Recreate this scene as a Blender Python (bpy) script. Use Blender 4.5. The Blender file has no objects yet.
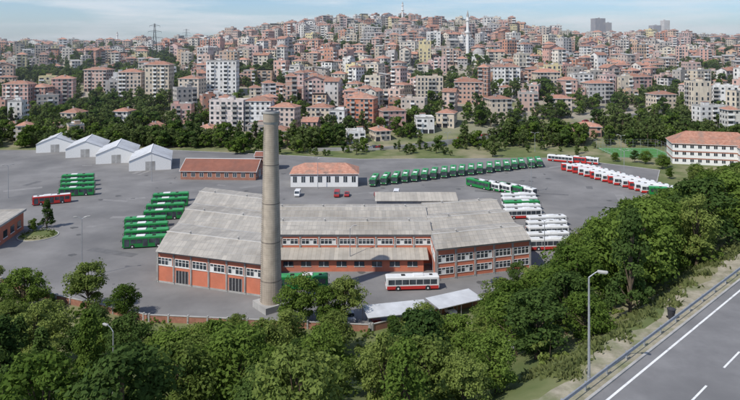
import bpy, bmesh, math, random
import numpy as np
from mathutils import Vector, Matrix
random.seed(7); np.random.seed(7)
D=bpy.data; scene=bpy.context.scene
CAMH=55.0; F=640.0; VH=45.0
def gp(u,v,z=0.0):
    "surveyed bearing / depression -> map position at height z"
    y=F*(CAMH-z)/(v-VH); return ((u-370)/F*y, y)
# ------------------------------------------------------------------ materials
def nt(name):
    m=D.materials.new(name); m.use_nodes=True; n=m.node_tree; n.nodes.clear()
    o=n.nodes.new('ShaderNodeOutputMaterial'); return m,n,o
def mat(name,col,rough=0.8,var=0.15,scale=1.0,col2=None,bump=0.0,metal=0.0,spec=0.3,objcol=False,coords='Object',detail=6,stain=None,orand=0.0):
    m,n,o=nt(name); N=n.nodes; L=n.links
    p=N.new('ShaderNodeBsdfPrincipled'); L.new(p.outputs[0],o.inputs[0])
    p.inputs['Roughness'].default_value=rough; p.inputs['Metallic'].default_value=metal
    p.inputs['Specular IOR Level'].default_value=spec
    tc=N.new('ShaderNodeTexCoord')
    no=N.new('ShaderNodeTexNoise'); no.inputs['Scale'].default_value=scale; no.inputs['Detail'].default_value=detail; no.inputs['Roughness'].default_value=0.65
    L.new(tc.outputs[coords],no.inputs['Vector'])
    mx=N.new('ShaderNodeMix'); mx.data_type='RGBA'
    if col2 is None:
        c1=tuple(c*(1-var) for c in col); c2=tuple(min(1,c*(1+var)) for c in col)
    else: c1,c2=col,col2
    rp=N.new('ShaderNodeMapRange'); rp.inputs[1].default_value=0.35; rp.inputs[2].default_value=0.65
    L.new(no.outputs[0],rp.inputs[0]); L.new(rp.outputs[0],mx.inputs[0])
    mx.inputs[6].default_value=(*c1,1); mx.inputs[7].default_value=(*c2,1)
    out=mx.outputs[2]
    if objcol:
        oi=N.new('ShaderNodeObjectInfo'); mm=N.new('ShaderNodeMix'); mm.data_type='RGBA'; mm.blend_type='MULTIPLY'; mm.inputs[0].default_value=1
        L.new(out,mm.inputs[6]); L.new(oi.outputs['Color'],mm.inputs[7]); out=mm.outputs[2]
    if orand:
        oi=N.new('ShaderNodeObjectInfo'); r_=N.new('ShaderNodeMapRange'); r_.inputs[3].default_value=1-orand; r_.inputs[4].default_value=1+orand
        L.new(oi.outputs['Random'],r_.inputs[0]); vm=N.new('ShaderNodeVectorMath'); vm.operation='SCALE'; L.new(out,vm.inputs[0]); L.new(r_.outputs[0],vm.inputs[3]); out=vm.outputs[0]
    if stain:
        n2=N.new('ShaderNodeTexNoise'); n2.inputs['Scale'].default_value=stain[0]; n2.inputs['Detail'].default_value=5
        mp=N.new('ShaderNodeMapping'); mp.inputs['Scale'].default_value=stain[2] if len(stain)>2 else (1,1,1)
        L.new(tc.outputs[coords],mp.inputs[0]); L.new(mp.outputs[0],n2.inputs['Vector'])
        r2=N.new('ShaderNodeMapRange'); r2.inputs[1].default_value=0.48; r2.inputs[2].default_value=0.7; r2.inputs[4].default_value=0.8
        L.new(n2.outputs[0],r2.inputs[0])
        m2=N.new('ShaderNodeMix'); m2.data_type='RGBA'; L.new(r2.outputs[0],m2.inputs[0]); L.new(out,m2.inputs[6]); m2.inputs[7].default_value=(*stain[1],1); out=m2.outputs[2]
    L.new(out,p.inputs['Base Color'])
    if bump:
        b=N.new('ShaderNodeBump'); b.inputs['Strength'].default_value=0.6; b.inputs['Distance'].default_value=bump
        L.new(no.outputs[0],b.inputs['Height']); L.new(b.outputs[0],p.inputs['Normal'])
    return m
def wave_mat(name,col,scale,dist,rough=0.6,rot=0.0,stain=(0.08,(0.2,0.16,0.13)),bands=None,axis='X'):
    m=mat(name,col,rough,0.12,0.35,stain=stain); n=m.node_tree; N=n.nodes; L=n.links
    p=[x for x in N if x.type=='BSDF_PRINCIPLED'][0]
    tc=[x for x in N if x.type=='TEX_COORD'][0]
    w=N.new('ShaderNodeTexWave'); w.bands_direction=axis; w.inputs['Scale'].default_value=scale
    mp=N.new('ShaderNodeMapping'); mp.inputs['Rotation'].default_value=(0,0,rot)
    L.new(tc.outputs['Object'],mp.inputs[0]); L.new(mp.outputs[0],w.inputs['Vector'])
    b=N.new('ShaderNodeBump'); b.inputs['Distance'].default_value=dist; b.inputs['Strength'].default_value=1
    L.new(w.outputs['Fac'],b.inputs['Height']); L.new(b.outputs[0],p.inputs['Normal'])
    if bands:
        br=N.new('ShaderNodeTexBrick'); br.inputs['Scale'].default_value=1.0
        br.inputs['Brick Width'].default_value=bands[0]; br.inputs['Row Height'].default_value=bands[1]; br.inputs['Mortar Size'].default_value=0.05
        br.inputs['Color1'].default_value=(0.84,0.84,0.84,1); br.inputs['Color2'].default_value=(1.1,1.09,1.07,1); br.inputs['Mortar'].default_value=(0.72,0.70,0.67,1)
        L.new(mp.outputs[0],br.inputs['Vector'])
        src=p.inputs['Base Color'].links[0].from_socket
        mm=N.new('ShaderNodeMix'); mm.data_type='RGBA'; mm.blend_type='MULTIPLY'; mm.inputs[0].default_value=0.9
        L.new(src,mm.inputs[6]); L.new(br.outputs[0],mm.inputs[7]); L.new(mm.outputs[2],p.inputs['Base Color'])
    return m
def leaf_mat(name,dark,light):
    m,n,o=nt(name); N=n.nodes; L=n.links
    tc=N.new('ShaderNodeTexCoord'); no=N.new('ShaderNodeTexNoise'); no.inputs['Scale'].default_value=0.55; no.inputs['Detail'].default_value=3
    L.new(tc.outputs['Object'],no.inputs['Vector'])
    g=N.new('ShaderNodeNewGeometry'); oi=N.new('ShaderNodeObjectInfo')
    a=N.new('ShaderNodeMath'); a.operation='MULTIPLY_ADD'; L.new(g.outputs['Random Per Island'],a.inputs[0]); a.inputs[1].default_value=0.40; L.new(no.outputs[0],a.inputs[2])
    a2=N.new('ShaderNodeMath'); a2.operation='MULTIPLY_ADD'; L.new(oi.outputs['Random'],a2.inputs[0]); a2.inputs[1].default_value=0.75; L.new(a.outputs[0],a2.inputs[2])
    r=N.new('ShaderNodeMapRange'); r.inputs[1].default_value=0.45; r.inputs[2].default_value=1.5; L.new(a2.outputs[0],r.inputs[0])
    mx=N.new('ShaderNodeMix'); mx.data_type='RGBA'; L.new(r.outputs[0],mx.inputs[0]); mx.inputs[6].default_value=(*dark,1); mx.inputs[7].default_value=(*light,1)
    d=N.new('ShaderNodeBsdfDiffuse'); t=N.new('ShaderNodeBsdfTranslucent'); ms=N.new('ShaderNodeMixShader'); ms.inputs[0].default_value=0.36
    L.new(mx.outputs[2],d.inputs[0]); L.new(mx.outputs[2],t.inputs[0]); L.new(d.outputs[0],ms.inputs[1]); L.new(t.outputs[0],ms.inputs[2]); L.new(ms.outputs[0],o.inputs[0])
    return m
M={}
M['wall']=mat('painted_render_wall',(1,1,1),0.85,0.10,0.5,objcol=True,stain=(0.35,(0.40,0.35,0.30),(1,1,0.35)))
M['glass']=mat('window_glass',(0.045,0.055,0.065),0.15,0.5,0.6,spec=0.6)
M['white']=mat('white_paint',(0.76,0.75,0.72),0.5,0.06,2)
M['frame']=mat('window_frame_paint',(0.58,0.56,0.52),0.6,0.1,2,orand=0.2)
M['tile']=mat('terracotta_tile',(0.30,0.135,0.09),0.85,0,0.9,col2=(0.45,0.24,0.17),bump=0.05,stain=(0.3,(0.24,0.175,0.14)),orand=0.28)
M['conc']=mat('weathered_concrete',(0.38,0.37,0.35),0.9,0.18,0.8,stain=(0.4,(0.24,0.23,0.21)))
M['dark']=mat('dark_trim',(0.04,0.04,0.045),0.6,0.2,2)
M['asph']=mat('depot_asphalt',(0.155,0.150,0.146),0.9,0,0.06,col2=(0.225,0.218,0.21),stain=(0.035,(0.122,0.12,0.119)),detail=13)
M['road']=mat('highway_asphalt',(0.16,0.157,0.157),0.85,0,0.3,col2=(0.21,0.206,0.204),stain=(0.12,(0.14,0.138,0.138)),detail=13)
M['line']=mat('road_paint',(0.76,0.76,0.74),0.7,0.12,1.5,stain=(1.5,(0.42,0.42,0.42)))
M['orange']=mat('coral_wall_paint',(0.55,0.18,0.105),0.8,0.10,0.4,stain=(0.3,(0.42,0.17,0.12),(1,1,0.3)))
M['rsheet']=wave_mat('corrugated_roof',(0.44,0.405,0.35),1.6,0.04,bands=(1.1,9.0),stain=(0.07,(0.31,0.275,0.225)))
M['rlight']=wave_mat('light_metal_roof',(0.62,0.63,0.64),2.0,0.05,0.45,stain=(0.1,(0.45,0.45,0.45)))
M['rcap']=mat('ridge_cap',(0.50,0.48,0.44),0.7,0.12,0.5)
M['rred']=wave_mat('red_brown_roof',(0.29,0.12,0.08),2.0,0.05,stain=(0.15,(0.2,0.1,0.075)))
M['brick']=mat('red_brick',(0.34,0.16,0.11),0.9,0.2,1.2,stain=(0.3,(0.24,0.14,0.11)))
M['metal']=mat('galvanised_steel',(0.42,0.43,0.44),0.45,0.12,2,metal=0.5)
M['bark']=mat('bark',(0.10,0.075,0.05),0.95,0.3,3)
M['green']=mat('green_bus_paint',(0.015,0.19,0.045),0.35,0.06,1,spec=0.5)
M['greenroof']=mat('green_bus_roof',(0.045,0.28,0.095),0.5,0.15,0.8)
M['redb']=mat('red_bus_paint',(0.48,0.032,0.027),0.35,0.06,1,spec=0.5)
M['buswhite']=mat('bus_white_paint',(0.70,0.70,0.68),0.4,0.06,1,stain=(0.5,(0.54,0.53,0.50)))
M['rubber']=mat('rubber',(0.02,0.02,0.02),0.9,0.1,3)
M['lamp']=mat('lamp_glass',(0.6,0.6,0.55),0.3,0.05,3)
M['pitch']=mat('artificial_turf',(0.07,0.20,0.055),0.9,0.12,0.3)
M['gravel']=mat('verge_gravel',(0.22,0.20,0.14),0.95,0,0.9,col2=(0.38,0.34,0.26),bump=0.08,stain=(0.35,(0.13,0.155,0.06)),detail=12)
M['leafA']=leaf_mat('leaves_mid',(0.050,0.092,0.016),(0.160,0.230,0.048))
M['leafB']=leaf_mat('leaves_light',(0.078,0.122,0.026),(0.225,0.275,0.074))
M['leafC']=leaf_mat('leaves_dark',(0.030,0.062,0.018),(0.102,0.155,0.042))
M['leafF']=leaf_mat('leaves_far',(0.052,0.086,0.028),(0.155,0.195,0.066))
def terrain_mat():
    m=mat('grass_and_soil',(0.080,0.112,0.032),0.95,0,0.09,col2=(0.17,0.18,0.075),stain=(0.045,(0.31,0.26,0.175)),detail=12,bump=0.3)
    N=m.node_tree.nodes;L=m.node_tree.links
    p=[x for x in N if x.type=='BSDF_PRINCIPLED'][0]; tc=[x for x in N if x.type=='TEX_COORD'][0]
    src=p.inputs['Base Color'].links[0].from_socket
    sx=N.new('ShaderNodeSeparateXYZ'); L.new(tc.outputs['Object'],sx.inputs[0])
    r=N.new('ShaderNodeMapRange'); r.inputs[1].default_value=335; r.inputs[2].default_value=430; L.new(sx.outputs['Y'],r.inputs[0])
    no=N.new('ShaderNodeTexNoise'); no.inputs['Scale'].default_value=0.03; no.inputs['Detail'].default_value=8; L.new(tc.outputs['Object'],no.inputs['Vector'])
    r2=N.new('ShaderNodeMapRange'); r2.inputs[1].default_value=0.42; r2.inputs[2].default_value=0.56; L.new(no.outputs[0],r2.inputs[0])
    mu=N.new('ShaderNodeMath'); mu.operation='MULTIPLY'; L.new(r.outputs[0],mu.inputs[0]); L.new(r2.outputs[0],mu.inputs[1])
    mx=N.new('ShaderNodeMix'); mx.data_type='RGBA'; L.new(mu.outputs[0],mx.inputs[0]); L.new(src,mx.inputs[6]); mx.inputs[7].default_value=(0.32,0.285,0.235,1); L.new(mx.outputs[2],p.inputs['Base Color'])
    return m
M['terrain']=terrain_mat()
# ------------------------------------------------------------------ mesh builder
def orphan_link(o): scene.collection.objects.link(o)
class MB:
    def __init__(s): s.v=[];s.f=[];s.m=[]
    def add(s,vs,fs,mi,Mx=None):
        b=len(s.v)
        s.v+=list(vs); s.f+=[tuple(i+b for i in f) for f in fs]; s.m+=[mi]*len(fs)
    def box(s,x0,y0,z0,x1,y1,z1,mi,Mx=None):
        s.add([(x0,y0,z0),(x1,y0,z0),(x1,y1,z0),(x0,y1,z0),(x0,y0,z1),(x1,y0,z1),(x1,y1,z1),(x0,y1,z1)],
              [(0,3,2,1),(4,5,6,7),(0,1,5,4),(1,2,6,5),(2,3,7,6),(3,0,4,7)],mi,Mx)
    def poly(s,pts,mi): s.add(pts,[tuple(range(len(pts)))],mi)
    def fbox(s,p0,u,s0,s1,z0,z1,t0,t1,mi):
        n=(u[1],-u[0])
        def P(a,t,z): return (p0[0]+u[0]*a+n[0]*t,p0[1]+u[1]*a+n[1]*t,z)
        vs=[P(s0,t1,z0),P(s1,t1,z0),P(s1,t0,z0),P(s0,t0,z0),P(s0,t1,z1),P(s1,t1,z1),P(s1,t0,z1),P(s0,t0,z1)]
        s.add(vs,[(0,3,2,1),(4,5,6,7),(0,1,5,4),(1,2,6,5),(2,3,7,6),(3,0,4,7)],mi)
    def cyl(s,p0,p1,r0,r1,n,mi,caps=True):
        p0=Vector(p0);p1=Vector(p1);d=(p1-p0).normalized()
        a=d.orthogonal().normalized(); b=d.cross(a)
        vs=[]
        for p,r in((p0,r0),(p1,r1)):
            for i in range(n):
                t=2*math.pi*i/n; vs.append(tuple(p+(a*math.cos(t)+b*math.sin(t))*r))
        fs=[(i,(i+1)%n,n+(i+1)%n,n+i) for i in range(n)]
        if caps: fs+=[tuple(range(n-1,-1,-1)),tuple(range(n,2*n))]
        s.add(vs,fs,mi)
    def bev(s,x0,y0,z0,x1,y1,z1,bv,mi,seg=2,taper=None):
        bm=bmesh.new(); bmesh.ops.create_cube(bm,size=1)
        for v in bm.verts: v.co=Vector(((x0+x1)/2+v.co.x*(x1-x0),(y0+y1)/2+v.co.y*(y1-y0),(z0+z1)/2+v.co.z*(z1-z0)))
        bmesh.ops.bevel(bm,geom=list(bm.edges),offset=bv,segments=seg,affect='EDGES',profile=0.5)
        bm.verts.index_update()
        s.add([tuple(v.co) for v in bm.verts],[tuple(v.index for v in f.verts) for f in bm.faces],mi); bm.free()
    def mesh(s,name,mats,smooth=False):
        me=D.meshes.new(name); me.from_pydata(s.v,[],s.f)
        for k in mats: me.materials.append(M[k])
        me.polygons.foreach_set('material_index',s.m)
        if smooth: me.polygons.foreach_set('use_smooth',[True]*len(s.f))
        me.update(); return me
    def obj(s,name,mats,loc=(0,0,0),rz=0,parent=None,smooth=False):
        return place(s.mesh(name+'_mesh',mats,smooth),name,loc,rz,parent=parent)
def place(me,name,loc=(0,0,0),rz=0,sc=1,parent=None,color=None):
    o=D.objects.new(name,me); o.location=loc; o.rotation_euler=(0,0,rz)
    o.scale=(sc,sc,sc) if not isinstance(sc,tuple) else sc
    if color: o.color=(*color,1)
    if parent: o.parent=parent
    orphan_link(o); return o
def empty(name,loc=(0,0,0)):
    o=D.objects.new(name,None); o.location=loc; orphan_link(o); return o
# ------------------------------------------------------------------ terrain
RP=(20.0,54.0); RT=(0.7218,0.6921)
def dd(x,y): return -(x-RP[0])*RT[1]+(y-RP[1])*RT[0]
CX=[-2000,-520,-300,-239,-180,-127,-56,42,155,200,239,320,520,2000]
CZ=[44,46,50,53,60,70,82,85,81,74,63,58,55,50]
def vn(x,y): return math.sin(x*0.031+1.3*math.sin(y*0.023))*math.cos(y*0.027+1.1*math.sin(x*0.019))
YS=345.0
def hz(x,y):
    z=0.0
    if y>YS:
        xx=x*900/max(y,900); s=float(np.interp(xx,CX,CZ))
        t=(y-YS)/(900-YS)
        if t<=1: z=s*t+4*vn(x,y)*min(1,(y-YS)/100)
        else:
            k=min(1,(y-900)/600); k=k*k*(3-2*k)
            b=44+max(0,(y-1400))/3600*26+3*math.sin(x*0.004)
            z=s+(b-s)*k+4*vn(x,y)
    d=dd(x,y)
    if d<52:
        z1=25*min(1,max(0,(52-d)/47.0))
        if d>6: z1+=0.35*vn(x*6,y*6)*min(1,(52-d)/6)
        z=max(z,z1)
    if y<112:
        z2=min(20,0.35*(112-y)); 
        if d>8: z2+=0.25*vn(x*5,y*5)*min(1,(112-y)/5)
        z=max(z,z2)
    return z
xs=sorted(set(list(np.arange(-6000,-400,350))+list(np.arange(-400,-130,15))+list(np.arange(-130,180,2.5))+list(np.arange(180,500,15))+list(np.arange(500,6001,350))))
ys=sorted(set(list(np.arange(-60,40,10))+list(np.arange(40,345,2.5))+list(np.arange(345,1000,14))+list(np.arange(1000,1600,60))+list(np.arange(1600,9000,500))))
tv=[(x,y,hz(x,y)) for y in ys for x in xs]; nx=len(xs)
tf=[(j*nx+i,j*nx+i+1,(j+1)*nx+i+1,(j+1)*nx+i) for j in range(len(ys)-1) for i in range(nx-1)]
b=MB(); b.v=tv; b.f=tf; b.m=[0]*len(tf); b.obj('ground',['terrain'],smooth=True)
# depot yard
DEP=[(-260,335),(-260,160),(-105,156),(-88,150),(-67,138),(-44,128),(0,123.5),(24,137),(42,153),(54,176),(83,216),(108,243),(127,281),(92,311),(-5,308),(-40,318),(-105,335)]
b=MB(); b.poly([(x,y,0.06) for x,y in DEP],0)
b.obj('depot_yard_pavement',['asph'])
b=MB()
for i in range(2,16):
    p=DEP[i];q=DEP[i+1] if i+1<len(DEP) else DEP[0]
    L=math.hypot(q[0]-p[0],q[1]-p[1]);u=((q[0]-p[0])/L,(q[1]-p[1])/L)
    b.fbox(p,u,0,L,-0.2,0.2,0.0,0.35,0)
b.obj('yard_kerb',['conc'])
M['patch']=mat('asphalt_patch',(0.125,0.123,0.122),0.9,0.15,0.4,orand=0.1)
M['patch2']=mat('worn_asphalt_patch',(0.23,0.222,0.214),0.9,0.12,0.4)
M['oil']=mat('oil_stain',(0.10,0.098,0.096),0.7,0.2,0.8)
def inpoly(x,y,P):
    c=False;n=len(P);j=n-1
    for i in range(n):
        if (P[i][1]>y)!=(P[j][1]>y) and x<(P[j][0]-P[i][0])*(y-P[i][1])/(P[j][1]-P[i][1])+P[i][0]: c=not c
        j=i
    return c
b=MB(); rp_=random.Random(17)
for k in range(70):
    x=rp_.uniform(-150,100);y=rp_.uniform(135,300); a=rp_.choice([0.1,-0.3,0.5,1.4])+rp_.uniform(-.1,.1); L=rp_.uniform(2,16);w_=rp_.uniform(0.6,3)
    u=(math.cos(a),math.sin(a)); n_=(-u[1],u[0]); q=[(x+u[0]*s*L/2+n_[0]*t*w_/2+rp_.uniform(-.2,.2),y+u[1]*s*L/2+n_[1]*t*w_/2+rp_.uniform(-.2,.2)) for s,t in((-1,-1),(1,-1),(1,1),(-1,1))]
    if all(inpoly(px,py,DEP) for px,py in q): b.poly([(px,py,0.063+k*0.00015) for px,py in q],k%2)
for k in range(110):
    x=rp_.uniform(-130,95);y=rp_.uniform(130,295); r0=rp_.uniform(.3,1.5)
    if inpoly(x,y,DEP): b.poly([(x+r0*rp_.uniform(.6,1.2)*math.cos(t*.698),y+r0*rp_.uniform(.6,1.2)*math.sin(t*.698),0.075+k*0.0001) for t in range(9)],2)
b.obj('asphalt_patches',['patch','patch2','oil'])
# ------------------------------------------------------------------ highway
def rpt(s,e,z=25.0): return (RP[0]+RT[0]*s+RT[1]*e, RP[1]+RT[1]*s-RT[0]*e, z)
def strip(b,s0,s1,e0,e1,z,mi): b.poly([rpt(s0,e0,z),rpt(s0,e1,z),rpt(s1,e1,z),rpt(s1,e0,z)],mi)
b=MB(); strip(b,-60,420,-1.0,16,25.03,0); b.obj('highway',['road'])
b=MB()
rv=random.Random(5); prev=-4.4
for i in range(240):
    nx_=-4.4+0.7*math.sin(i*0.7)+rv.uniform(-0.35,0.35)
    b.poly([rpt(-60+i*2,prev,25.02),rpt(-60+i*2,-1.25,25.02),rpt(-58+i*2,-1.25,25.02),rpt(-58+i*2,nx_,25.02)],0); prev=nx_
b.obj('gravel_verge',['gravel'])
b=MB()
strip(b,-60,420,-0.1,0.12,25.036,0)
s=-50
while s<300:
    strip(b,s,s+4.5,4.9,5.08,25.036,0); s+=9
strip(b,-60,420,8.6,8.8,25.036,0)
strip(b,-60,420,9.1,9.3,25.036,0)
b.obj('highway_lane_markings',['line'])
b=MB(); p=rpt(-60,-1.25)
b.fbox(p[:2],RT,0,480,24.7,25.15,0.0,0.25,0); b.obj('highway_kerb',['conc'])
b=MB(); p=rpt(-60,-1.9)[:2]
prof=[(0.0,25.48),(0.08,25.53),(0.08,25.60),(0.0,25.65),(0.0,25.70),(0.08,25.75),(0.08,25.82),(0.0,25.86)]
n=(RT[1],-RT[0])
def gr(s,t,z): return (p[0]+RT[0]*s+n[0]*t,p[1]+RT[1]*s+n[1]*t,z)
for i in range(len(prof)-1):
    a,c=prof[i],prof[i+1]
    b.poly([gr(0,a[0],a[1]),gr(480,a[0],a[1]),gr(480,c[0],c[1]),gr(0,c[0],c[1])],0)
for i in range(120): b.fbox(p,RT,i*4,i*4+0.14,24.6,25.84,-0.16,-0.01,0)
b.obj('guard_rail',['metal'])
b=MB(); b.cyl((0,0,0),(0,0,1.0),0.34,0.42,12,0); b.cyl((0,0,1.0),(0,0,1.12),0.46,0.46,12,0); b.cyl((0,0,1.12),(0,0,1.25),0.4,0.15,12,0)
for sx in(-.3,.3): b.cyl((sx,.25,0.1),(sx,.42,0.1),0.1,0.1,8,1)
b.obj('litter_bin',['dark','rubber'],rpt(20.5,-2.6,25.02))
# ------------------------------------------------------------------ trees
def tree_mesh(name,h,cr,trunk_h,nclump,nleaf,ls,leafm,shape='round',seed=0):
    rng=np.random.RandomState(seed); b=MB()
    b.cyl((0,0,-0.8),(0.1,0,trunk_h),0.045*h*0.6,0.03*h*0.6,7,0,False)
    b.cyl((0.1,0,trunk_h),(0,0.1,h*0.8),0.03*h*0.6,0.006*h,6,0,False)
    cs=[]
    tries=0
    while len(cs)<nclump and tries<5000:
        tries+=1
        zf=rng.rand()
        if shape=='round': env=math.sqrt(max(0,1-(2*zf-0.85)**2/1.4)); env=env*(0.8+0.4*rng.rand())
        elif shape=='poplar': env=(math.sin(math.pi*min(1,zf*0.9+0.12)))**0.6
        elif shape=='cone': env=(1-zf)**0.85+0.06
        a=rng.rand()*2*math.pi; rr=(rng.rand()**0.4)
        R=cr*env*rr*0.9
        z=trunk_h*0.8+(h-trunk_h*0.8)*(0.05+0.9*zf)
        cs.append((R*math.cos(a),R*math.sin(a),z,(0.14 if shape!='cone' else 0.11)*h*(0.5+0.7*rng.rand())*(1 if shape=='round' else 0.7)))
    for c in cs[::2]:
        z0=trunk_h+(c[2]-trunk_h)*0.35
        b.cyl((0,0,max(trunk_h*0.6,z0-0.5)),(c[0]*0.9,c[1]*0.9,c[2]),0.012*h,0.004*h,4,0,False)
    C=np.array(cs); idx=rng.randint(0,len(C),nleaf)
    dirs=rng.normal(size=(nleaf,3)); dirs/=np.linalg.norm(dirs,axis=1)[:,None]
    dirs[:,2]=np.where(rng.rand(nleaf)<0.35,np.abs(dirs[:,2]),dirs[:,2])
    rad=C[idx,3]*(0.45+0.65*rng.rand(nleaf)**0.6)*np.where(rng.rand(nleaf)<0.08,1.35,1.0)
    pos=C[idx,:3]+dirs*rad[:,None]*np.array([1,1,0.75])
    nrm=dirs*1.0+rng.normal(size=(nleaf,3))*0.55+np.array([0,0,0.35]); nrm/=np.linalg.norm(nrm,axis=1)[:,None]
    ref=rng.normal(size=(nleaf,3)); t=np.cross(nrm,ref); t/=np.linalg.norm(t,axis=1)[:,None]; w=np.cross(nrm,t)
    sz=(ls*(0.6+0.8*rng.rand(nleaf)))[:,None]
    q=np.stack([pos-t*sz*0.5,pos+w*sz*0.32,pos+t*sz*0.55,pos-w*sz*0.32],axis=1).reshape(-1,3)
    base=len(b.v); b.v+=[tuple(x) for x in q.tolist()]
    b.f+=[(base+4*i,base+4*i+1,base+4*i+2,base+4*i+3) for i in range(nleaf)]; b.m+=[1]*nleaf
    return b.mesh(name,['bark',leafm])
NEAR=[tree_mesh('broad_tree_a',10,3.6,2.6,36,6500,0.40,'leafA',seed=1),
      tree_mesh('broad_tree_b',10,4.2,2.2,44,7000,0.40,'leafB',seed=2),
      tree_mesh('broad_tree_c',10,3.2,2.8,30,5500,0.40,'leafC',seed=3),
      tree_mesh('broad_tree_d',10,4.6,2.0,48,7500,0.42,'leafA',seed=4),
      tree_mesh('broad_tree_e',10,3.0,2.4,28,5500,0.36,'leafB',seed=5)]
POP=tree_mesh('poplar_tree_m',10,1.7,1.4,34,5000,0.36,'leafA','poplar',seed=6)
PINE=tree_mesh('pine_tree_m',10,2.6,1.2,46,6000,0.34,'leafC','cone',seed=7)
BUSH=[tree_mesh('shrub_m',2.4,1.9,0.2,12,1300,0.26,'leafB',seed=8),tree_mesh('shrub_n',2.2,2.1,0.2,12,1300,0.26,'leafA',seed=9)]
FAR=[tree_mesh('far_tree_a',9,3.6,1.8,16,700,1.0,'leafF',seed=11),tree_mesh('far_tree_b',9,3.0,2,14,600,0.95,'leafF',seed=12),
     tree_mesh('far_tree_c',9,4.2,1.6,20,800,1.05,'leafA',seed=13),tree_mesh('far_tree_d',11,1.9,1.4,14,500,0.85,'leafF','poplar',seed=14),tree_mesh('far_tree_e',9,3.4,1.6,16,700,1.0,'leafC',seed=15)]
PU=[-20,0,25,45,60,80,100,130,150,200,250,275,290,330,362,378,400,430,450,480,495,510,545,558,580,600,625,660,680,700,740,800]
PV=[240,244,256,280,300,286,300,300,314,312,312,320,294,286,296,332,303,300,314,304,292,272,262,246,228,214,196,188,182,172,160,155]
def prof_v(u): return float(np.interp(u,PU,PV))
placed=[]
def far_enough(x,y,r):
    for (a,c,q) in placed:
        if abs(a-x)<r and abs(c-y)<r and (a-x)**2+(c-y)**2<(r*0.5+q*0.5)**2: return False
    return True
def edge_dist(x,y):
    m=1e9
    for i in range(len(DEP)):
        p=DEP[i];q=DEP[(i+1)%len(DEP)]
        dx,dy=q[0]-p[0],q[1]-p[1]; t=max(0,min(1,((x-p[0])*dx+(y-p[1])*dy)/(dx*dx+dy*dy)))
        m=min(m,math.hypot(x-p[0]-t*dx,y-p[1]-t*dy))
    return m
CLEAR=[(-12,104,10,7),(-2,97,8,6),(17,80,6,4),(-42,104,8,5),(-62,112,6,4),(-30,77,6,7),(-26,66,5,9)]
rt=random.Random(3)
cnt=0
for k in range(9000):
    x=rt.uniform(-130,200); y=rt.uniform(46,335)
    if abs(x)>0.62*y+8: continue
    d=dd(x,y)
    if d<7.8 or inpoly(x,y,DEP) or edge_dist(x,y)<2.2: continue
    if y>160 and x<0: continue
    if y>285 and 108<x<185: continue
    if any(((x-a)/ra)**2+((y-c)/rb)**2<1 for a,c,ra,rb in CLEAR): continue
    r=5.0 if y<140 else 5.4
    if x<0: r=5.5
    if not far_enough(x,y,r): continue
    u=370+x/y*F; z=hz(x,y)
    hmax=CAMH-z-(prof_v(u)+rt.uniform(0,24 if x<20 else 16)-VH)*y/F
    big = d<60 and x>25
    h=min(rt.uniform(10,17) if big else rt.uniform(5.0,11.5),hmax)
    if h<2.0: continue
    placed.append((x,y,r))
    if h<4: place(rt.choice(BUSH),'shrub',(x,y,z),rt.uniform(0,6.28),h/2.4); continue
    q=rt.random(); rz=rt.uniform(0,6.28)
    if u<60 and q<0.35: me,nm=PINE,'pine_tree'
    elif q<0.05: me,nm=PINE,'pine_tree'
    elif q<0.13: me,nm=POP,'poplar_tree'
    else: me,nm=rt.choice(NEAR),'deciduous_tree'
    sc=h/10.3; fat=rt.uniform(0.8,1.2)*(1.15 if h<8 else 1)
    place(me,nm,(x,y,z-0.2),rz,(sc*fat,sc*fat*rt.uniform(.85,1.15),sc)); cnt+=1
print('near trees',cnt)
for k in range(460):
    x=rt.uniform(-100,90); y=rt.uniform(60,135)
    if abs(x)>0.62*y+4: continue
    d=dd(x,y)
    if d<5.5 or inpoly(x,y,DEP) or edge_dist(x,y)<1.5: continue
    if d<10 and rt.random()<0.5: continue
    if any(((x-a)/ra)**2+((y-c)/rb)**2<0.6 for a,c,ra,rb in CLEAR): continue
    place(rt.choice(BUSH),'shrub',(x,y,hz(x,y)-0.1),rt.uniform(0,6.28),rt.uniform(0.35,1.1))
b=MB(); rg=random.Random(9)
tuft=[(rg.uniform(0,120),-rg.triangular(3.4,10,5)) for _ in range(260)]
for k in range(12000):
    if k%2:
        s,e=tuft[rg.randrange(260)]; x,y,_=rpt(s+rg.gauss(0,.5),min(-3.2,e+rg.gauss(0,.5)))
    else:
        a,c,ra,rb_=CLEAR[rg.randrange(len(CLEAR))]; x=a+rg.uniform(-1,1)*ra; y=c+rg.uniform(-1,1)*rb_
    z=hz(x,y)+0.0; an=rg.uniform(0,3.14); w_=rg.uniform(.06,.2); h_=rg.uniform(.15,.55); dx,dy=math.cos(an)*w_,math.sin(an)*w_
    lx,ly=rg.uniform(-.25,.25),rg.uniform(-.25,.25)
    b.poly([(x-dx,y-dy,z-.05),(x+dx,y+dy,z-.05),(x+dx*1.4+lx,y+dy*1.4+ly,z+h_),(x-dx*.6+lx,y-dy*.6+ly,z+h_*.8)],0)
M['grass']=leaf_mat('grass_blades',(0.07,0.10,0.03),(0.20,0.22,0.085))
b.obj('grass',['grass'])
for (u,v,h,me,nm) in [(47,228,9,PINE,'pine_tree'),(88,312,10.5,NEAR[1],'deciduous_tree'),(125,318,7,NEAR[3],'deciduous_tree'),(33,232,4,NEAR[0],'deciduous_tree'),(518,290,6.5,NEAR[2],'deciduous_tree'),(300,322,9.5,NEAR[3],'deciduous_tree'),(345,322,9.0,NEAR[1],'deciduous_tree'),(327,326,8.0,NEAR[0],'deciduous_tree')]:
    x,y=gp(u,v); place(me,nm,(x,y,0),u*1.7,h/10.3)
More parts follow.
